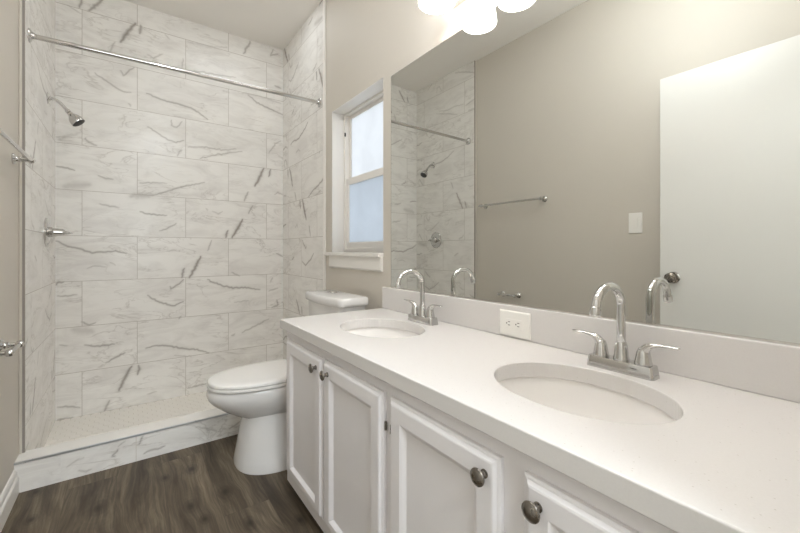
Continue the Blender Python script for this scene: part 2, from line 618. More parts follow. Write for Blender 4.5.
VEINS = [   # strokes of the back wall stone: points (x, z), half width, strength
 ([(-0.265, 2.773), (-0.276, 2.718)], 0.0066, 0.6),
 ([(-0.154, 2.816), (-0.194, 2.759), (-0.226, 2.716)], 0.0088, 0.6),
 ([(-0.334, 2.71), (-0.296, 2.69), (-0.268, 2.68)], 0.0033, 0.4),
 ([(0.033, 2.72), (-0.007, 2.648), (-0.053, 2.557)], 0.011, 0.7),
 ([(0.066, 2.716), (0.058, 2.655)], 0.0088, 0.6),
 ([(-0.087, 2.546), (-0.112, 2.475)], 0.0055, 0.35),
 ([(0.218, 2.702), (0.243, 2.676)], 0.0044, 0.3),
 ([(0.105, 2.521), (0.142, 2.499), (0.199, 2.549)], 0.0044, 0.35),
 ([(0.335, 2.556), (0.325, 2.484)], 0.0044, 0.35),
 ([(0.366, 2.693), (0.512, 2.705), (0.645, 2.74)], 0.0077, 0.18),
 ([(0.407, 2.484), (0.578, 2.496), (0.714, 2.513)], 0.0039, 0.4),
 ([(0.828, 2.844), (0.797, 2.783), (0.773, 2.73)], 0.0077, 0.55),
 ([(1.022, 2.841), (0.996, 2.78), (1.062, 2.813)], 0.0055, 0.45),
 ([(-0.194, 2.299), (-0.145, 2.267), (-0.087, 2.229), (-0.036, 2.21), (0.007, 2.215)], 0.0044, 0.5),
 ([(0.025, 2.399), (-0.007, 2.362), (-0.036, 2.324), (-0.053, 2.355)], 0.0044, 0.5),
 ([(-0.007, 2.132), (0.004, 2.113)], 0.0044, 0.4),
 ([(0.1, 2.229), (0.189, 2.206), (0.286, 2.199), (0.386, 2.187), (0.448, 2.158), (0.502, 2.122)], 0.0055, 0.6),
 ([(0.809, 2.394), (0.882, 2.343), (0.983, 2.314), (1.102, 2.287)], 0.005, 0.6),
 ([(0.761, 2.395), (0.907, 2.405), (1.088, 2.382)], 0.0066, 0.25),
 ([(1.035, 2.529), (1.088, 2.516)], 0.0055, 0.5),
 ([(0.105, 1.988), (0.161, 1.954), (0.227, 1.914), (0.286, 1.901), (0.335, 1.926)], 0.0044, 0.5),
 ([(0.256, 2.067), (0.256, 2.026), (0.29, 2.017), (0.325, 2.069)], 0.0044, 0.45),
 ([(0.296, 1.8), (0.309, 1.837), (0.325, 1.851)], 0.0044, 0.4),
 ([(-0.249, 1.838), (-0.226, 1.816), (-0.186, 1.802)], 0.0055, 0.5),
 ([(0.366, 1.88), (0.491, 1.9), (0.6, 1.893), (0.714, 1.919)], 0.0044, 0.45),
 ([(0.448, 1.804), (0.578, 1.854), (0.761, 1.906)], 0.0044, 0.45),
 ([(0.983, 1.927), (1.035, 2.014), (1.088, 2.05)], 0.0044, 0.4),
 ([(-0.378, 1.81), (-0.265, 1.88)], 0.0088, 0.2),
 ([(-0.393, 1.63), (-0.348, 1.63), (-0.3, 1.616)], 0.0044, 0.65),
 ([(-0.178, 1.596), (-0.137, 1.58), (-0.096, 1.578)], 0.0044, 0.5),
 ([(-0.348, 1.503), (-0.226, 1.529)], 0.0242, 0.3),
 ([(0.06, 1.569), (0.152, 1.583), (0.227, 1.582)], 0.0039, 0.45),
 ([(0.142, 1.489), (0.247, 1.532), (0.345, 1.576), (0.48, 1.618)], 0.005, 0.5),
 ([(0.007, 1.471), (0.133, 1.488)], 0.0198, 0.35),
 ([(0.938, 1.786), (0.907, 1.71), (0.865, 1.628)], 0.011, 0.75),
 ([(0.996, 1.785), (0.981, 1.723)], 0.0077, 0.7),
 ([(0.809, 1.572), (0.78, 1.494)], 0.0066, 0.5),
 ([(1.035, 1.566), (1.062, 1.595), (1.102, 1.572)], 0.0044, 0.35),
 ([(-0.17, 1.4), (-0.112, 1.389), (-0.062, 1.382)], 0.0039, 0.5),
 ([(0.06, 1.362), (0.105, 1.347), (0.227, 1.343)], 0.0044, 0.65),
 ([(0.18, 1.224), (0.227, 1.243), (0.286, 1.284)], 0.0044, 0.5),
 ([(0.845, 1.46), (0.814, 1.39)], 0.0055, 0.5),
 ([(0.766, 1.337), (0.726, 1.26), (0.684, 1.185)], 0.0099, 0.75),
 ([(0.65, 1.243), (0.636, 1.184)], 0.0077, 0.7),
 ([(0.534, 1.391), (0.578, 1.376), (0.611, 1.395)], 0.0044, 0.3),
 ([(-0.393, 1.144), (-0.348, 1.113), (-0.273, 1.089), (-0.21, 1.064), (-0.137, 1.068), (-0.079, 1.074), (-0.019, 1.057)], 0.0055, 0.65),
 ([(-0.234, 0.956), (-0.194, 0.976), (-0.137, 0.964)], 0.0044, 0.35),
 ([(0.534, 1.158), (0.502, 1.078)], 0.0044, 0.45),
 ([(0.453, 1.031), (0.417, 0.949), (0.376, 0.869)], 0.0099, 0.72),
 ([(0.339, 0.94), (0.325, 0.871)], 0.0077, 0.65),
 ([(0.227, 1.079), (0.286, 1.078)], 0.0044, 0.3),
 ([(1.049, 1.052), (1.102, 1.025)], 0.0055, 0.5),
 ([(0.679, 0.898), (0.742, 0.866)], 0.0044, 0.45),
 ([(-0.393, 0.856), (-0.378, 0.867), (-0.356, 0.87)], 0.0055, 0.65),
 ([(-0.385, 0.777), (-0.334, 0.775), (-0.288, 0.782)], 0.0044, 0.5),
 ([(0.105, 0.748), (0.17, 0.699), (0.266, 0.657), (0.335, 0.686)], 0.005, 0.62),
 ([(0.335, 0.854), (0.309, 0.826), (0.256, 0.79), (0.247, 0.806)], 0.0055, 0.55),
 ([(0.502, 0.847), (0.578, 0.805), (0.691, 0.769), (0.785, 0.768), (0.907, 0.743)], 0.0055, 0.62),
 ([(0.703, 0.649), (0.809, 0.656)], 0.0044, 0.3),
 ([(0.996, 0.808), (1.015, 0.842)], 0.0044, 0.4),
 ([(0.983, 0.725), (1.062, 0.747)], 0.0044, 0.4),
 ([(1.049, 0.642), (1.062, 0.601), (1.009, 0.579)], 0.0055, 0.55),
 ([(0.315, 0.576), (0.305, 0.554)], 0.0044, 0.45),
 ([(-0.265, 0.599), (-0.226, 0.57), (-0.191, 0.583)], 0.0044, 0.55),
 ([(-0.303, 0.549), (-0.21, 0.523)], 0.0264, 0.28),
 ([(-0.378, 0.456), (-0.334, 0.447)], 0.0033, 0.45),
 ([(-0.249, 0.437), (-0.194, 0.418), (-0.087, 0.419)], 0.005, 0.58),
 ([(-0.132, 0.298), (-0.096, 0.319), (-0.028, 0.351)], 0.0055, 0.55),
 ([(0.096, 0.364), (0.161, 0.374), (0.247, 0.357), (0.325, 0.326), (0.428, 0.301), (0.512, 0.262)], 0.0055, 0.62),
 ([(0.276, 0.284), (0.386, 0.254)], 0.0044, 0.3),
 ([(0.761, 0.393), (0.882, 0.441), (0.983, 0.482)], 0.0055, 0.4),
 ([(0.679, 0.378), (0.703, 0.388)], 0.0055, 0.4),
 ([(0.011, 0.245), (-0.028, 0.173), (-0.062, 0.088)], 0.0099, 0.68),
 ([(0.057, 0.243), (0.046, 0.18)], 0.0077, 0.65),
 ([(-0.117, 0.029), (-0.145, -0.043)], 0.0066, 0.5),
 ([(0.105, 0.025), (0.161, 0.031)], 0.0044, 0.35),
 ([(-0.385, 0.047), (-0.334, 0.038), (-0.273, 0.019)], 0.0044, 0.55),
 ([(-0.385, -0.038), (-0.334, -0.04), (-0.311, -0.038)], 0.0066, 0.5),
 ([(0.366, 0.013), (0.491, 0.022)], 0.0055, 0.4),
]


def tile_cell(u, z, u0):
    r = math.floor((z - TZ0) / TH)
    sh = 0.0 if (r + 10) % 2 else 0.5 * TW
    c = math.floor((u - u0 + sh) / TW)
    return r, c, c * TW - sh + u0, TZ0 + r * TH


# the stone prints of the back wall's whole tiles, reused (turned or not) on the side walls
PRINTS = {}
for pts, w, s in VEINS:
    mu, mz = sum(p[0] for p in pts) / len(pts), sum(p[1] for p in pts) / len(pts)
    r, c, u0, z0 = tile_cell(mu, mz, TX0)
    PRINTS.setdefault((r, c), []).append(([(p[0] - u0, p[1] - z0) for p in pts], w, s))
PRINTS = [v for v in PRINTS.values() if len(v) > 1]


def random_tiles(u_rng, z_rng, u0, seed, gain=1.0):
    rg = random.Random(seed)
    out = []
    done = set()
    z = z_rng[0]
    while z < z_rng[1] + TH:
        u = u_rng[0]
        while u < u_rng[1] + TW:
            r, c, a, b = tile_cell(u, z, u0)
            if (r, c) not in done:
                done.add((r, c))
                for pts, w, s in rg.choice(PRINTS):
                    if c % 2 and r % 3:
                        q = [(a + TW - p[0], b + TH - p[1]) for p in pts]
                    else:
                        q = [(a + p[0], b + p[1]) for p in pts]
                    q = [(min(max(x, a), a + TW), min(max(y, b), b + TH)) for x, y in q]
                    out.append((q, w, s * gain))
            u += TW * 0.5
        z += TH * 0.5
    return out


# ------------------------------------------------------------ room shell
def wall_with_holes(name, plane, axis, thick, u_rng, z_rng, holes, mat):
    """axis 'x': wall normal along x, u = y; axis 'y': normal along y, u = x; solid from plane to plane + thick"""
    bm = bmesh.new()
    us = sorted({u_rng[0], u_rng[1], *[h[0] for h in holes], *[h[1] for h in holes]})
    zs = sorted({z_rng[0], z_rng[1], *[h[2] for h in holes], *[h[3] for h in holes]})
    us = [u for u in us if u_rng[0] <= u <= u_rng[1]]
    zs = [z for z in zs if z_rng[0] <= z <= z_rng[1]]
    p0, p1 = min(plane, plane + thick), max(plane, plane + thick)
    hole = lambda i, j: any(h[0] <= (us[i] + us[i + 1]) / 2 <= h[1] and h[2] <= (zs[j] + zs[j + 1]) / 2 <= h[3] for h in holes)
    V = {}

    def v(side, i, j):
        if (side, i, j) not in V:
            p = p1 if side else p0
            V[(side, i, j)] = bm.verts.new((p, us[i], zs[j]) if axis == 'x' else (us[i], p, zs[j]))
        return V[(side, i, j)]
    solid = {(i, j) for i in range(len(us) - 1) for j in range(len(zs) - 1) if not hole(i, j)}
    for i, j in solid:
        for s in (0, 1):
            bm.faces.new((v(s, i, j), v(s, i + 1, j), v(s, i + 1, j + 1), v(s, i, j + 1)))
        for (di, dj), (a, b) in (((-1, 0), ((i, j), (i, j + 1))), ((1, 0), ((i + 1, j), (i + 1, j + 1))),
                                 ((0, -1), ((i, j), (i + 1, j))), ((0, 1), ((i, j + 1), (i + 1, j + 1)))):
            if (i + di, j + dj) not in solid:
                bm.faces.new((v(0, *a), v(0, *b), v(1, *b), v(1, *a)))
    bmesh.ops.recalc_face_normals(bm, faces=bm.faces)
    return struct(obj(name, bm, mat))


HX0, HX1, HY = -1.3, 1.35, -2.6          # hallway behind the open doorway
struct(obj('floor', box((HX0, HY, -0.10), (XR + 0.14, YT - 0.08, 0.0)), 'floor'))
struct(obj('ceiling', box((HX0, HY, ZC), (XR + 0.23, YB + 0.1, ZC + 0.1)), 'ceiling'))
struct(obj('wall_left', box((XL - 0.12, YN - 0.12, -0.10), (XL, YB + 0.10, ZC)), 'wall'))
WIN = (1.705, 2.344, 1.067, 2.024)       # window opening y0 y1 z0 z1
wall_with_holes('wall_right', XR, 'x', 0.14, (YN - 0.12, YB + 0.10), (-0.10, ZC), [WIN], 'wall')
DOORWAY = (-0.335, 0.50, -0.10, 2.12)
wall_with_holes('wall_near', YN, 'y', -0.12, (XL, XR), (-0.10, ZC), [DOORWAY], 'wall')
struct(obj('wall_hall_left', box((HX0 - 0.1, HY, -0.10), (HX0, YN - 0.12, ZC)), 'wall'))
struct(obj('wall_hall_right', box((HX1, HY, -0.10), (HX1 + 0.1, YN - 0.12, ZC)), 'wall'))
struct(obj('wall_hall_end', box((HX0 - 0.1, HY - 0.1, -0.10), (HX1 + 0.1, HY, ZC)), 'wall'))
bm = box((HX0, YN - 0.12, -0.10), (XL - 0.12, YN - 0.02, ZC))
struct(obj('wall_hall_near', bm, 'wall'))

wb = struct(panel('wall_back', 'marble', (0, YB, 0), (1, 0, 0), (0, -1, 0), (XL, XR), (-0.10, ZC), 0.10, VEINS))
tl = struct(panel('wall_shower_left', 'marble_side', (XLT, 0, 0), (0, 1, 0), (1, 0, 0), (YT, YB), (PAN_Z, ZC), XLT - XL,
                  random_tiles((YT, YB), (PAN_Z, ZC), 0.12, 5, 0.75)))
tr = struct(panel('wall_shower_right', 'marble_side', (XRT, 0, 0), (0, 1, 0), (-1, 0, 0), (YT + 0.022, YB), (PAN_Z, ZC), XR - XRT,
                  random_tiles((YT, YB), (PAN_Z, ZC), 0.12, 9, 1.1)))

# slim strips that finish the tile edges
struct(obj('trim_1', box((XL, YT - 0.014, 0.137), (XL + 0.010, YT, ZC)), 'wall', bevel=0.004))
struct(obj('trim_3', box((XL + 0.010, YT - 0.004, 0.137), (XLT, YT, ZC)), 'edge', bevel=0.001))
struct(obj('trim_2', box((XRT - 0.002, YT - 0.010, 0.137), (XR, YT + 0.022, ZC)), 'trim', bevel=0.004))

# baseboard along the left wall: stepped moulding
prof = [(0, 0), (0.016, 0), (0.016, 0.068), (0.013, 0.076), (0.010, 0.080), (0.009, 0.096), (0.005, 0.107), (0, 0.110)]
bm = bmesh.new()
add_loft(bm, [[(XL + a, y, b) for a, b in prof] for y in (0.0, 2.343)])
struct(obj('baseboard_left', bm, 'trim'))
bm = bmesh.new()
add_loft(bm, [[(XR - a, y, b) for a, b in prof] for y in (1.69, 2.343)])
struct(obj('baseboard_right', bm, 'trim'))

# ------------------------------------------------------------ shower pan and curb
sp = bpy.data.objects.new('floor_shower', None)
bm = box((XLT, YT, PAN_Z - 0.06), (XRT, YB, PAN_Z))
pan = struct(obj('floor_shower', bm, 'grout'))
bpy.data.objects.remove(sp)
bm = bmesh.new()
hx, rr = 0.052, 0.052 / math.sqrt(3) - 0.0013
j = 0
y = YT + 0.03
while y < YB - 0.005:
    x = XLT + (0.026 if j % 2 else 0)
    while x < XRT:
        ring0, ring1 = [], []
        for k in range(6):
            a = R(30 + 60 * k)
            px, py = x + rr * math.cos(a), y + rr * math.sin(a)
            px, py = min(max(px, XLT), XRT), min(max(py, YT), YB)
            ring0.append((px, py, PAN_Z - 0.001))
            ring1.append((px, py, PAN_Z + 0.0014))
        if max(p[0] for p in ring1) - min(p[0] for p in ring1) > 0.01 and max(p[1] for p in ring1) - min(p[1] for p in ring1) > 0.01:
            add_loft(bm, [ring0, ring1], cap0=False)
        x += hx
    y += hx * math.sqrt(3) / 2
    j += 1
ht = obj('hexagon_mosaic', bm, 'hex', pan)

CURB = [([(-0.045, 0.085), (-0.062, 0.070), (-0.070, 0.058), (-0.058, 0.052)], 0.004, 0.55),
        ([(-0.02, 0.118), (-0.045, 0.100)], 0.003, 0.35),
        ([(0.055, 0.120), (0.045, 0.100), (0.040, 0.085)], 0.004, 0.55),
        ([(0.060, 0.030), (0.090, 0.040), (0.120, 0.036), (0.150, 0.042)], 0.004, 0.55),
        ([(-0.20, 0.030), (-0.17, 0.018), (-0.15, 0.022)], 0.0035, 0.4),
        ([(-0.24, 0.062), (-0.20, 0.082), (-0.18, 0.085)], 0.003, 0.3),
        ([(0.30, 0.10), (0.36, 0.07), (0.40, 0.05)], 0.004, 0.4),
        ([(0.47, 0.04), (0.53, 0.07)], 0.004, 0.4),
        ([(0.70, 0.10), (0.78, 0.06)], 0.004, 0.4)]
curb = struct(panel('shower_curb', 'marble_plain', (0, 2.345, 0), (1, 0, 0), (0, -1, 0), (XL, XR), (-0.10, 0.135), YT + 0.015 - 2.345, CURB))
tag(curb, 'low curb clad in white veined marble tile at the shower entrance', 'shower curb')
del curb['category']
obj('edge_strip', box((XL, 2.342, 0.1285), (XR, 2.352, 0.1375)), 'steel', curb, bevel=0.001)
obj('tile_joint', box((0.025, 2.3443, 0.002), (0.0275, 2.346, 0.1285)), 'grout', curb)
obj('cap', box((XL, 2.353, 0.135), (XR, YT + 0.015, 0.1372)), 'marble_plain', curb, bevel=0.001)

# ------------------------------------------------------------ window
y0, y1, z0, z1 = WIN
wx = XR + 0.088
win = bpy.data.objects.new('window_1', None)
win.location = (wx, (y0 + y1) / 2, z0)
COL.objects.link(win)
struct(win, 'white single hung window with two frosted panes in the right wall')


def frame_bm(ya, yb, za, zb, wl, wr, wb_, wt, x0, x1):
    bm = bmesh.new()
    add_box(bm, (x0, ya, za), (x1, ya + wl, zb))
    add_box(bm, (x0, yb - wr, za), (x1, yb, zb))
    add_box(bm, (x0, ya + wl, za), (x1, yb - wr, za + wb_))
    add_box(bm, (x0, ya + wl, zb - wt), (x1, yb - wr, zb))
    return bm


obj('window_frame', frame_bm(y0, y1, z0, z1, 0.024, 0.024, 0.028, 0.018, wx, wx + 0.05), 'vinyl', win, bevel=0.003)
zm = 1.548
lo = obj('lower_sash', frame_bm(y0 + 0.028, y1 - 0.028, z0 + 0.028, zm + 0.024, 0.036, 0.036, 0.040, 0.046, wx + 0.006, wx + 0.026), 'vinyl', win, bevel=0.003)
obj('pane', box((wx + 0.013, y0 + 0.062, z0 + 0.066), (wx + 0.018, y1 - 0.062, zm - 0.020)), 'pane_low', lo)
up = obj('upper_sash', frame_bm(y0 + 0.028, y1 - 0.028, zm - 0.02, z1 - 0.018, 0.028, 0.028, 0.042, 0.024, wx + 0.027, wx + 0.046), 'vinyl', win, bevel=0.003)
obj('pane', box((wx + 0.034, y0 + 0.056, zm + 0.020), (wx + 0.039, y1 - 0.056, z1 - 0.040)), 'pane_up', up)
obj('latch', box((wx - 0.006, y1 - 0.030, 1.865), (wx + 0.004, y1 - 0.022, 1.89)), 'dark', win, bevel=0.002)
obj('sill', box((XR - 0.032, 1.704, z0 - 0.024), (wx, 2.408, z0)), 'trim', win, bevel=0.005, segs=3)
bm = bmesh.new()
ap = [(0, 0), (0.010, 0), (0.018, 0.010), (0.018, 0.080), (0, 0.080)]
add_loft(bm, [[(XR - a, y, z0 - 0.024 - 0.080 + b) for a, b in ap] for y in (1.706, 2.353)])
obj('apron', bm, 'trim', win, bevel=0.002)
# the reveal the sill stands in is painted white
bm = bmesh.new()
add_box(bm, (XR + 0.001, y1 - 0.004, z0), (wx, y1 + 0.0, z1))
add_box(bm, (XR + 0.001, y0, z1 - 0.004), (wx, y1 - 0.004, z1))
add_box(bm, (XR + 0.001, y0, z0), (wx, y0 + 0.004, z1 - 0.004))
obj('jamb', bm, 'trim', win)

# ------------------------------------------------------------ open door against the left wall
door = bpy.data.objects.new('door_1', None)
door.location = (-0.34, 0.02, 0)
COL.objects.link(door)
struct(door, 'plain white flush door swung open along the left wall, seen in the mirror')
obj('door_leaf', box((-0.358, 0.02, 0.012), (-0.322, 0.900, 2.092)), 'door', door, bevel=0.002)
bm = lathe((-0.322, 0.832, 0.923), (1, 0, 0), [(0.033, 0), (0.033, 0.004), (0.029, 0.009), (0.013, 0.012), (0.011, 0.030), (0.016, 0.036),
                                               (0.026, 0.042), (0.029, 0.052), (0.027, 0.062), (0.016, 0.068), (0.002, 0.069)], 40)
obj('door_knob', bm, 'pewter', door, smooth=True)

# ------------------------------------------------------------ vanity cabinet
VX, VY0, VY1 = 0.575, 0.0, 1.665
van = thing('vanity_cabinet', 'long white double vanity cabinet with recessed panel doors under the quartz countertop', 'vanity cabinet', (0.85, 0.85, 0))
bm = box((VX + 0.02, VY0, 0.049), (XR - 0.002, VY1, 0.067))
add_box(bm, (XR - 0.014, VY0 + 0.016, 0.067), (XR - 0.002, VY1 - 0.016, 0.7285))
add_box(bm, (VX + 0.02, VY1 - 0.016, 0.067), (XR - 0.002, VY1, 0.7285))
add_box(bm, (VX + 0.02, VY0, 0.067), (XR - 0.002, VY0 + 0.016, 0.7285))
obj('carcass', bm, 'cabinet', van)
obj('toe_kick', box((VX + 0.085, VY0, 0.0), (XR - 0.002, VY1, 0.050)), 'cabinet', van)
DOORS = [(1.258, 1.632, 1.299, 'right'), (0.860, 1.243, 1.2005, 'left'), (0.460, 0.826, 0.4915, 'right'), (0.040, 0.408, 0.3745, 'left')]
DZ0, DZ1 = 0.109, 0.690
# face frame: stiles and rails round the door openings
bm = bmesh.new()
add_box(bm, (VX, VY0, 0.049), (VX + 0.02, VY1, DZ0 + 0.012))
add_box(bm, (VX, VY0, DZ1 - 0.012), (VX + 0.02, VY1, 0.7285))
edges = [VY0] + sorted([v for d in DOORS for v in (d[0], d[1])]) + [VY1]
for a, b in zip(edges[::2], edges[1::2]):
    add_box(bm, (VX, a - (0.012 if a > VY0 else 0), DZ0 + 0.012), (VX + 0.02, b + (0.012 if b < VY1 else 0), DZ1 - 0.012))
obj('face_frame', bm, 'cabinet', van)
for ya, yb, ky, side in DOORS:
    rings = []
    for ins, dep in ((0.001, 0.0), (0, 0.002), (0, 0.010), (0.004, 0.0125), (0.007, 0.0130), (0.012, 0.0185), (0.016, 0.0195), (0.052, 0.0195), (0.055, 0.0175),
                     (0.057, 0.0165), (0.066, 0.0100), (0.069, 0.0085)):
        x = VX - dep
        low = DZ0 + ins * (0.70 if ins > 0.02 else 1.0)
        rings.append([(x, ya + ins, low), (x, yb - ins, low), (x, yb - ins, DZ1 - ins), (x, ya + ins, DZ1 - ins)])
    bm = bmesh.new()
    add_loft(bm, rings)
    d = obj('door', bm, 'cabinet', van)
    kz = 0.650
    bm = lathe((VX - 0.0195, ky, kz), (-1, 0, 0), [(0.0085, 0), (0.0085, 0.002), (0.0065, 0.003), (0.0058, 0.008), (0.0075, 0.014), (0.013, 0.0165), (0.0165, 0.0185),
                                                   (0.0172, 0.0205), (0.0165, 0.0225), (0.0145, 0.0232), (0.0138, 0.0240), (0.0090, 0.0262), (0.0040, 0.0270), (0.0003, 0.0272)], 40)
    obj('knob', bm, 'pewter', d, smooth=True)['label'] = 'round aged pewter knob'
    hy = ya - 0.004 if side == 'left' else yb + 0.004
    for hz in (0.185, 0.600):
        bm = lathe((VX - 0.006, hy, hz - 0.012), (0, 0, 1), [(0.0005, 0), (0.0036, 0.0005), (0.0036, 0.0235), (0.0005, 0.024)], 14)
        obj('hinge', bm, 'pewter', d, smooth=True)

# ------------------------------------------------------------ countertop with backsplash and two undermount sinks
SINKS = [(0.825, 1.272, 0.153, 0.204), (0.825, 0.458, 0.153, 0.198)]
top = thing('countertop', 'speckled white quartz countertop running the length of the vanity', 'countertop', (0.83, 0.85, CT - 0.041))
CX0, CX1, CY0, CY1 = 0.5493, XR - 0.001, 0.0, 1.6887
bm = bmesh.new()


def loop_edges(bm, pts):
    vs = [bm.verts.new(p) for p in pts]
    return [bm.edges.new((vs[i], vs[(i + 1) % len(vs)])) for i in range(len(vs))]


es = loop_edges(bm, [(CX0, CY0, CT), (CX1, CY0, CT), (CX1, CY1, CT), (CX0, CY1, CT)])
NS = 72
for cx, cy, a, b in SINKS:
    es += loop_edges(bm, [(cx + a * math.cos(2 * math.pi * k / NS), cy + b * math.sin(2 * math.pi * k / NS), CT) for k in range(NS)])
res = bmesh.ops.triangle_fill(bm, edges=es, use_beauty=True, use_dissolve=False)
bmesh.ops.recalc_face_normals(bm, faces=bm.faces)
if sum(f.normal.z for f in bm.faces) < 0:
    bmesh.ops.reverse_faces(bm, faces=bm.faces)
topf = list(bm.faces)
ext = bmesh.ops.extrude_face_region(bm, geom=topf)
newv = [g for g in ext['geom'] if isinstance(g, bmesh.types.BMVert)]
bmesh.ops.translate(bm, verts=newv, vec=(0, 0, -0.041))
bmesh.ops.recalc_face_normals(bm, faces=bm.faces)
obj('slab', bm, 'quartz', top, bevel=0.003, segs=3)
bs = tag(obj('backsplash', box((1.098, CY0, CT), (XR - 0.001, 1.688, 0.884)), 'quartz', bevel=0.003, segs=3), 'low white quartz backsplash strip along the wall under the mirror', 'backsplash')

SINK_LABEL = ['white oval sink basin at the far end of the counter, nearest the toilet', 'white oval sink basin closest to the camera, in front of the near chrome faucet']
for (cx, cy, a, b), lab in zip(SINKS, SINK_LABEL):
    s = thing('sink', lab, 'sink', (cx, cy, CT - 0.19), 'undermount sinks in the countertop')
    prof = [(1.09, -0.0415), (1.045, -0.0415), (1.03, -0.050), (1.0, -0.066), (0.95, -0.095), (0.87, -0.128), (0.72, -0.155), (0.50, -0.170), (0.25, -0.177), (0.12, -0.180)]
    out_prof = [(0.12, -0.192), (0.5, -0.183), (0.76, -0.167), (0.92, -0.137), (1.01, -0.10), (1.06, -0.066), (1.09, -0.052)]
    rings = [[(cx + a * f * math.cos(2 * math.pi * k / NS), cy + b * f * math.sin(2 * math.pi * k / NS), CT + h) for k in range(NS)] for f, h in prof + out_prof]
    bm = bmesh.new()
    add_loft(bm, rings + [rings[0]], cap0=False, cap1=False)
    bmesh.ops.remove_doubles(bm, verts=bm.verts, dist=1e-6)
    bmesh.ops.recalc_face_normals(bm, faces=bm.faces)
    obj('basin', bm, 'basin', s, smooth=True, angle=50)
    bm = lathe((cx, cy, CT - 0.192), (0, 0, 1), [(0.0185, -0.03), (0.0185, 0.010), (0.030, 0.0115), (0.030, 0.0145), (0.022, 0.0150), (0.020, 0.0125), (0.016, 0.0135), (0.014, 0.018), (0.003, 0.020)], 32)
    obj('drain', bm, 'chrome', s, smooth=True)


# ------------------------------------------------------------ faucets
def faucet(cx, cy, label):
    t = thing('faucet', label, 'faucet', (cx, cy, CT), 'gooseneck faucets on the countertop')
    bm = bmesh.new()
    rings = [rrect(cx, cy, 0.0235, 0.0815, 0.010, CT), rrect(cx, cy, 0.0233, 0.081, 0.010, CT + 0.004), rrect(cx, cy, 0.0215, 0.0775, 0.010, CT + 0.0265),
             rrect(cx, cy, 0.0205, 0.0765, 0.009, CT + 0.0288), rrect(cx, cy, 0.018, 0.074, 0.008, CT + 0.0295)]
    add_loft(bm, rings)
    obj('base_plate', bm, 'chrome', t, smooth=True, angle=25)
    zb = CT + 0.029
    # spout: collar, riser and arc, aerator
    bm = lathe((cx, cy, zb), (0, 0, 1), [(0.0185, -0.001), (0.0185, 0.006), (0.0165, 0.012), (0.0155, 0.030), (0.0135, 0.041), (0.0115, 0.046)], 36)
    obj('collar', bm, 'chrome', t, smooth=True)
    rx_, rz_, zc = 0.0640, 0.052, CT + 0.1685
    pts = [(cx, cy, zb + 0.04), (cx, cy, CT + 0.11), (cx, cy, CT + 0.14)]
    pts += [(cx - rx_ + rx_ * math.cos(a), cy, zc + rz_ * math.sin(a)) for a in np.linspace(0, R(170), 28)]
    last = Vector(pts[-1])
    dirn = (Vector(pts[-1]) - Vector(pts[-2])).normalized()
    pts.append(tuple(last + dirn * 0.008))
    sp_ = obj('spout', tube(pts, 0.0105, 20), 'chrome', t, smooth=True)
    tip = last + dirn * 0.008
    bm = lathe(tip - dirn * 0.004, dirn, [(0.0108, 0), (0.0122, 0.002), (0.0122, 0.018), (0.0105, 0.021), (0.0098, 0.0215), (0.0095, 0.019), (0.001, 0.019)], 28)
    obj('aerator', bm, 'chrome', sp_, smooth=True)
    for s in (-1, 1):
        hy = cy + s * 0.051
        bm = lathe((cx, hy, zb), (0, 0, 1), [(0.0195, -0.001), (0.0195, 0.005), (0.018, 0.010), (0.0165, 0.020), (0.0145, 0.031), (0.0105, 0.040), (0.004, 0.0445), (0.0005, 0.045)], 32)
        h = obj('handle', bm, 'chrome', t, smooth=True)
        ctrl = [(cx, hy - s * 0.002, zb + 0.016), (cx, hy + s * 0.001, zb + 0.032), (cx - 0.001, hy + s * 0.013, zb + 0.047), (cx - 0.002, hy + s * 0.034, zb + 0.0530),
                (cx - 0.003, hy + s * 0.056, zb + 0.0548), (cx - 0.004, hy + s * 0.074, zb + 0.0550), (cx - 0.004, hy + s * 0.078, zb + 0.0550)]
        rad = interp([0.0135, 0.0130, 0.0105, 0.0085, 0.0075, 0.0060, 0.0010], 6)
        fl = interp([1.0, 1.0, 0.80, 0.50, 0.40, 0.40, 0.5], 6)
        path = smooth_path(ctrl, 6)
        bm = bmesh.new()
        # lever: wide across x, thin in height
        rings = []
        for i, p in enumerate(path):
            tg = (path[min(i + 1, len(path) - 1)] - path[max(i - 1, 0)]).normalized()
            ax = Vector((1, 0, 0))
            bn = tg.cross(ax).normalized()
            rings.append([p + ax * rad[i] * math.cos(2 * math.pi * k / 18) + bn * rad[i] * fl[i] * math.sin(2 * math.pi * k / 18) for k in range(18)])
        add_loft(bm, rings)
        obj('lever', bm, 'chrome', h, smooth=True, angle=60)
    return t


faucet(1.022, 1.252, 'chrome two-handle gooseneck faucet behind the far sink, nearest the window')
faucet(1.025, 0.449, 'chrome two-handle gooseneck faucet behind the near sink, right of the outlet')

# ------------------------------------------------------------ mirror, outlet, light switch
mir = thing('mirror', 'large frameless wall mirror above the backsplash reflecting the shower and open door', 'mirror', (XR - 0.003, 0.82, 0.888))
obj('glass', box((XR - 0.0055, 0.004, 0.887), (XR - 0.0005, 1.622, 1.992)), 'mirror', mir)
obj('edge_channel', box((XR - 0.0075, 0.004, 0.8842), (XR - 0.0005, 1.622, 0.8895)), 'brushed', mir)
bm = box((XR - 0.0053, 1.622, 0.8842), (XR - 0.0005, 1.6235, 1.993))
add_box(bm, (XR - 0.0053, 0.004, 1.992), (XR - 0.0005, 1.622, 1.9935))
obj('ground_edge', bm, 'dark', mir)

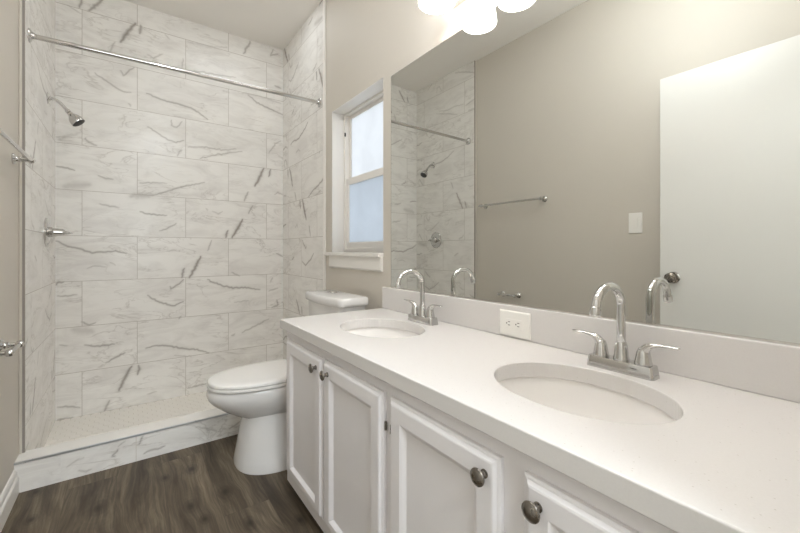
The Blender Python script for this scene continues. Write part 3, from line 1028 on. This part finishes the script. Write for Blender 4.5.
oy, oz, ox = 0.8315, 0.822, 1.098
out = thing('wall_outlet', 'white horizontal duplex power outlet mounted in the backsplash between the two faucets', 'power outlet', (ox, oy, oz))
bm = bmesh.new()
ring = lambda ins, dx: [(ox - dx, oy - 0.064 + ins, oz - 0.0445 + ins), (ox - dx, oy + 0.064 - ins, oz - 0.0445 + ins), (ox - dx, oy + 0.064 - ins, oz + 0.0445 - ins), (ox - dx, oy - 0.064 + ins, oz + 0.0445 - ins)]
add_loft(bm, [ring(0, 0), ring(0, 0.003), ring(0.003, 0.0060), ring(0.005, 0.0065)])
obj('cover_plate', bm, 'plate', out)
bm = box((ox - 0.0082, oy - 0.034, oz - 0.0165), (ox - 0.006, oy + 0.034, oz + 0.0165))
rec = obj('receptacle', bm, 'plate', out, bevel=0.001)
for s in (-1, 1):
    c = oy + s * 0.0195
    bm = box((ox - 0.0086, c - 0.0040, oz + 0.0045), (ox - 0.0080, c + 0.0045, oz + 0.0068))
    add_box(bm, (ox - 0.0086, c - 0.0040, oz - 0.0068), (ox - 0.0080, c + 0.0045, oz - 0.0045))
    add_lathe(bm, (ox - 0.0080, c + 0.0100, oz), (-1, 0, 0), [(0.0024, 0), (0.0024, 0.0006)], 14)
    obj('socket_slots', bm, 'dark', rec)

sy, sz = 1.070, 1.255
sw = thing('light_switch', 'white light switch on the left wall beside the open door, seen in the mirror', 'light switch', (XL, sy, sz))
ring = lambda ins, dx: [(XL + dx, sy - 0.040 + ins, sz - 0.066 + ins), (XL + dx, sy + 0.040 - ins, sz - 0.066 + ins), (XL + dx, sy + 0.040 - ins, sz + 0.066 - ins), (XL + dx, sy - 0.040 + ins, sz + 0.066 - ins)]
bm = bmesh.new()
add_loft(bm, [ring(0, 0), ring(0, 0.003), ring(0.003, 0.006), ring(0.005, 0.0065)])
obj('cover_plate', bm, 'plate', sw)
bm = bmesh.new()
add_loft(bm, [[(XL + 0.006, sy + a * 0.0165, sz + b * 0.033) for a, b in ((-1, -1), (1, -1), (1, 1), (-1, 1))],
              [(XL + (0.0095 if b > 0 else 0.0075), sy + a * 0.0160, sz + b * 0.0325) for a, b in ((-1, -1), (1, -1), (1, 1), (-1, 1))]])
obj('rocker', bm, 'plate', sw)

# ------------------------------------------------------------ vanity light above the mirror
lt = thing('vanity_light', 'four-lamp nickel bar light with lit opal glass shades above the mirror', 'vanity light', (XR, 0.83, 2.10))
obj('back_plate', box((XR - 0.028, 0.495, 2.105), (XR - 0.0005, 1.160, 2.215)), 'brushed', lt, bevel=0.006, segs=3)
for k in range(4):
    y = 1.122 - 0.196 * k
    xc = 0.990
    arm = obj('arm', tube(smooth_path([(XR - 0.026, y, 2.165), (XR - 0.060, y, 2.185), (xc + 0.012, y, 2.242), (xc, y, 2.237), (xc, y, 2.222)], 6), 0.0075, 12), 'brushed', lt, smooth=True)
    obj('socket_cup', lathe((xc, y, 2.193), (0, 0, 1), [(0.030, 0), (0.031, 0.004), (0.029, 0.020), (0.020, 0.036), (0.008, 0.042)], 28), 'brushed', arm, smooth=True)
    prof = [(0.030, 0.140), (0.042, 0.130), (0.055, 0.108), (0.064, 0.078), (0.070, 0.040), (0.0735, 0.012), (0.0745, 0.006), (0.0735, 0.001), (0.0715, 0.0), (0.0700, 0.003),
            (0.0690, 0.012), (0.0655, 0.040), (0.0600, 0.078), (0.0510, 0.105), (0.0380, 0.126), (0.0280, 0.134)]
    bm = bmesh.new()
    add_lathe(bm, (xc, y, 2.062), (0, 0, 1), prof, 40, cap0=False, cap1=False)
    sh = obj('shade', bm, 'shade', lt, smooth='all')
    bm = lathe((xc, y, 2.098), (0, 0, 1), [(0.002, 0), (0.016, 0.004), (0.026, 0.018), (0.029, 0.034), (0.024, 0.054), (0.014, 0.074), (0.013, 0.095)], 24)
    obj('bulb', bm, 'bulb', sh, smooth=True)

# ------------------------------------------------------------ toilet
TC = 2.012
toi = thing('toilet', 'white two-piece toilet with closed lid between the vanity and the shower', 'toilet', (0.70, TC, 0))


def egg(xf, xb, hw, z, n=56, p=2.3, front=0.62):
    """plan outline: rounded nose at xf, blunter back at xb"""
    xm = xf + (xb - xf) * front
    pts = []
    for k in range(n):
        a = 2 * math.pi * k / n
        c, s = math.cos(a), math.sin(a)
        cx = math.copysign(abs(c) ** (2 / (p if c < 0 else 3.2)), c)
        sy_ = math.copysign(abs(s) ** (2 / p), s)
        x = xm + (cx * (xm - xf) if c < 0 else cx * (xb - xm))
        pts.append((x, TC + hw * sy_, z))
    return pts


# pedestal (flared foot) and bowl in one porcelain body
bm = bmesh.new()
add_loft(bm, [egg(0.428, 0.985, 0.190, 0.0, p=2.4, front=0.42), egg(0.427, 0.985, 0.191, 0.012, p=2.4, front=0.42), egg(0.434, 0.985, 0.178, 0.05, p=2.4, front=0.42), egg(0.446, 0.985, 0.162, 0.12, p=2.4, front=0.42),
              egg(0.458, 0.985, 0.150, 0.19, p=2.4, front=0.42), egg(0.467, 0.985, 0.144, 0.235, p=2.4, front=0.42), egg(0.470, 0.985, 0.140, 0.262, p=2.4, front=0.42)])
obj('pedestal', bm, 'porcelain', toi, smooth=True, angle=50)
bm = bmesh.new()
add_loft(bm, [egg(0.50, 0.95, 0.10, 0.225), egg(0.455, 0.97, 0.128, 0.243), egg(0.420, 0.985, 0.146, 0.262), egg(0.375, 0.99, 0.165, 0.290), egg(0.332, 0.995, 0.179, 0.325), egg(0.308, 0.995, 0.186, 0.352),
              egg(0.301, 0.995, 0.188, 0.372), egg(0.303, 0.995, 0.187, 0.392), egg(0.310, 0.995, 0.184, 0.403), egg(0.318, 0.990, 0.178, 0.407)])
obj('bowl', bm, 'porcelain', toi, smooth=True, angle=50)
bm = bmesh.new()
add_loft(bm, [egg(0.309, 0.80, 0.180, 0.4105), egg(0.304, 0.805, 0.184, 0.413), egg(0.304, 0.805, 0.184, 0.422), egg(0.309, 0.80, 0.180, 0.425)])
obj('seat', bm, 'seat', toi, smooth=True, angle=50)
bm = bmesh.new()
add_loft(bm, [egg(0.310, 0.80, 0.179, 0.4285), egg(0.305, 0.805, 0.183, 0.431), egg(0.3055, 0.805, 0.1825, 0.440), egg(0.309, 0.803, 0.180, 0.4435), egg(0.318, 0.798, 0.174, 0.4458),
              egg(0.36, 0.77, 0.140, 0.4478), egg(0.48, 0.70, 0.05, 0.4492)])
obj('seat_lid', bm, 'seat', toi, smooth=True, angle=60)
for c in (-0.0625, 0.0625):
    obj('seat_hinge', box((0.80, TC + c - 0.0125, 0.405), (0.825, TC + c + 0.0125, 0.437)), 'seat', toi, bevel=0.005)


TK = TC - 0.012


def tank_ring(xf, xb, hy, z, bow, r=0.035, n=8):
    """plan of the tank: straight back, bowed front with rounded corners"""
    pts = []
    for k in range(13):
        t = -1 + 2 * k / 12
        pts.append((xf + bow * t * t if abs(t) < 1 else xf + bow, TK + t * (hy - r), z))
    pts = pts[:]
    out_ = []
    out_ += [(xb, TK - hy + 0.012, z), (xb - 0.004, TK - hy + 0.003, z), (xb - 0.014, TK - hy, z)]
    for k in range(n + 1):
        a = R(270 - 90 * k / n)
        out_.append((xf + bow + r + r * math.cos(a), TK - hy + r + r * math.sin(a), z))
    out_ += pts[1:-1]
    for k in range(n + 1):
        a = R(180 - 90 * k / n)
        out_.append((xf + bow + r + r * math.cos(a), TK + hy - r + r * math.sin(a), z))
    out_ += [(xb - 0.014, TK + hy, z), (xb - 0.004, TK + hy - 0.003, z), (xb, TK + hy - 0.012, z)]
    return out_


bm = bmesh.new()
add_loft(bm, [tank_ring(0.890, 1.045, 0.200, 0.405, 0.015), tank_ring(0.880, 1.048, 0.208, 0.50, 0.018), tank_ring(0.872, 1.050, 0.230, 0.7790, 0.02)])
obj('tank', bm, 'porcelain', toi, smooth=True, angle=40)
bm = bmesh.new()
add_loft(bm, [tank_ring(0.866, 1.054, 0.236, 0.7780, 0.022), tank_ring(0.858, 1.058, 0.244, 0.7820, 0.022), tank_ring(0.856, 1.059, 0.245, 0.7950, 0.022), tank_ring(0.857, 1.059, 0.2445, 0.8150, 0.022),
              tank_ring(0.862, 1.056, 0.240, 0.8235, 0.022), tank_ring(0.870, 1.050, 0.232, 0.8265, 0.022)])
tlid = obj('tank_lid', bm, 'porcelain', toi, smooth=True, angle=60)
bm = lathe((0.990, 2.060, 0.8265), (0, 0, 1), [(0.026, -0.001), (0.026, 0.003), (0.024, 0.0055), (0.021, 0.006), (0.0205, 0.0045), (0.019, 0.0045), (0.018, 0.0062), (0.001, 0.0068)], 36)
obj('flush_button', bm, 'chrome', tlid, smooth=True)
obj('tank_base', box((0.89, TC - 0.12, 0.395), (1.02, TC + 0.12, 0.41)), 'porcelain', toi, bevel=0.004)

# ------------------------------------------------------------ shower fittings
rod = thing('shower_rod', 'chrome shower curtain rod spanning the shower opening', 'shower curtain rod', (0.35, 2.52, 2.13))
obj('bar', tube([(XLT + 0.004, 2.52, 2.120), (0.35, 2.52, 2.130), (XRT - 0.004, 2.52, 2.140)], 0.0125, 20), 'chrome', rod, smooth=True)
for x, d, z in ((XLT, 1, 2.120), (XRT, -1, 2.140)):
    obj('flange', lathe((x, 2.52, z), (d, 0, 0), [(0.033, 0), (0.033, 0.003), (0.029, 0.007), (0.019, 0.011), (0.0165, 0.020), (0.0135, 0.024)], 32), 'chrome', rod, smooth=True)

hd = thing('shower_head_fitting', 'small chrome shower head on a bent arm at the left shower wall', 'shower head', (XLT, 3.03, 1.985))
hz = 1.985
pts = smooth_path([(XLT + 0.001, 3.03, hz), (XLT + 0.030, 3.03, hz - 0.001), (XLT + 0.055, 3.03, hz - 0.016), (XLT + 0.078, 3.03, hz - 0.043), (XLT + 0.092, 3.03, hz - 0.060)], 7)
obj('arm', tube(pts, 0.0090, 18), 'chrome', hd, smooth=True)
obj('flange', lathe((XLT, 3.03, hz), (1, 0, 0), [(0.034, 0), (0.034, 0.003), (0.030, 0.006), (0.014, 0.010), (0.0115, 0.016)], 32), 'chrome', hd, smooth=True)
p0 = Vector((XLT + 0.086, 3.03, hz - 0.053))
dr = Vector((0.62, -0.12, -0.78)).normalized()
bm = lathe(p0, dr, [(0.0115, 0), (0.0130, 0.003), (0.0130, 0.016), (0.0105, 0.018), (0.0140, 0.022), (0.0145, 0.032), (0.0195, 0.038), (0.029, 0.052), (0.0355, 0.070), (0.037, 0.088), (0.0355, 0.092), (0.0345, 0.091)], 36)
hb = obj('head', bm, 'chrome', hd, smooth=True)
bm = lathe(p0 + dr * 0.0908, dr, [(0.0345, -0.003), (0.0342, 0.0006), (0.012, 0.0018), (0.001, 0.002)], 32)
obj('nozzle_face', bm, 'rubber', hb, smooth=True)

vy, vz = 2.985, 1.187
vv = thing('shower_valve', 'round chrome shower valve with lever handle below the shower head', 'shower valve', (XLT, vy, vz))
obj('escutcheon', lathe((XLT, vy, vz), (1, 0, 0), [(0.085, 0), (0.085, 0.003), (0.080, 0.008), (0.060, 0.012), (0.036, 0.014)], 44), 'chrome', vv, smooth=True)
hb = obj('hub', lathe((XLT + 0.012, vy, vz), (1, 0, 0), [(0.031, 0), (0.030, 0.016), (0.024, 0.022), (0.021, 0.045), (0.020, 0.062), (0.013, 0.070), (0.001, 0.071)], 36), 'chrome', vv, smooth=True)
bm = tube(smooth_path([(XLT + 0.070, vy, vz), (XLT + 0.078, vy - 0.004, vz - 0.002), (XLT + 0.105, vy - 0.012, vz - 0.004), (XLT + 0.118, vy - 0.014, vz - 0.006)], 5), interp([0.012, 0.011, 0.008, 0.003], 5), 16)
obj('lever', bm, 'chrome', hb, smooth=True)


# ------------------------------------------------------------ towel bar and paper holder on the left wall
def post(parent, y, z, out_):
    bm = lathe((XL, y, z), (1, 0, 0), [(0.024, 0), (0.024, 0.004), (0.021, 0.008), (0.015, 0.012), (0.0125, 0.018), (0.0135, 0.024), (0.010, 0.028), (0.0085, out_ - 0.012),
                                       (0.0135, out_ - 0.008), (0.0150, out_), (0.012, out_ + 0.009), (0.002, out_ + 0.014)], 30)
    return obj('post', bm, 'chrome', parent, smooth=True)


tb = thing('towel_bar', 'long chrome towel bar on the left wall next to the shower', 'towel bar', (XL, 2.0, 1.482))
for y in (1.722, 2.322):
    post(tb, y, 1.482, 0.060)
obj('bar', tube([(XL + 0.060, 1.692, 1.482), (XL + 0.060, 2.0, 1.482), (XL + 0.060, 2.350, 1.482)], 0.0082, 18), 'chrome', tb, smooth=True)
tp = thing('toilet_paper_holder', 'short chrome toilet paper holder low on the left wall', 'paper holder', (XL, 2.04, 0.702))
for y in (1.965, 2.125):
    post(tp, y, 0.702, 0.056)
bm = lathe((XL + 0.056, 1.960, 0.702), (0, 1, 0), [(0.004, 0), (0.0065, 0.004), (0.0065, 0.070), (0.0082, 0.074), (0.0082, 0.158), (0.006, 0.166), (0.003, 0.170)], 24)
obj('roller', bm, 'chrome', tp, smooth=True)
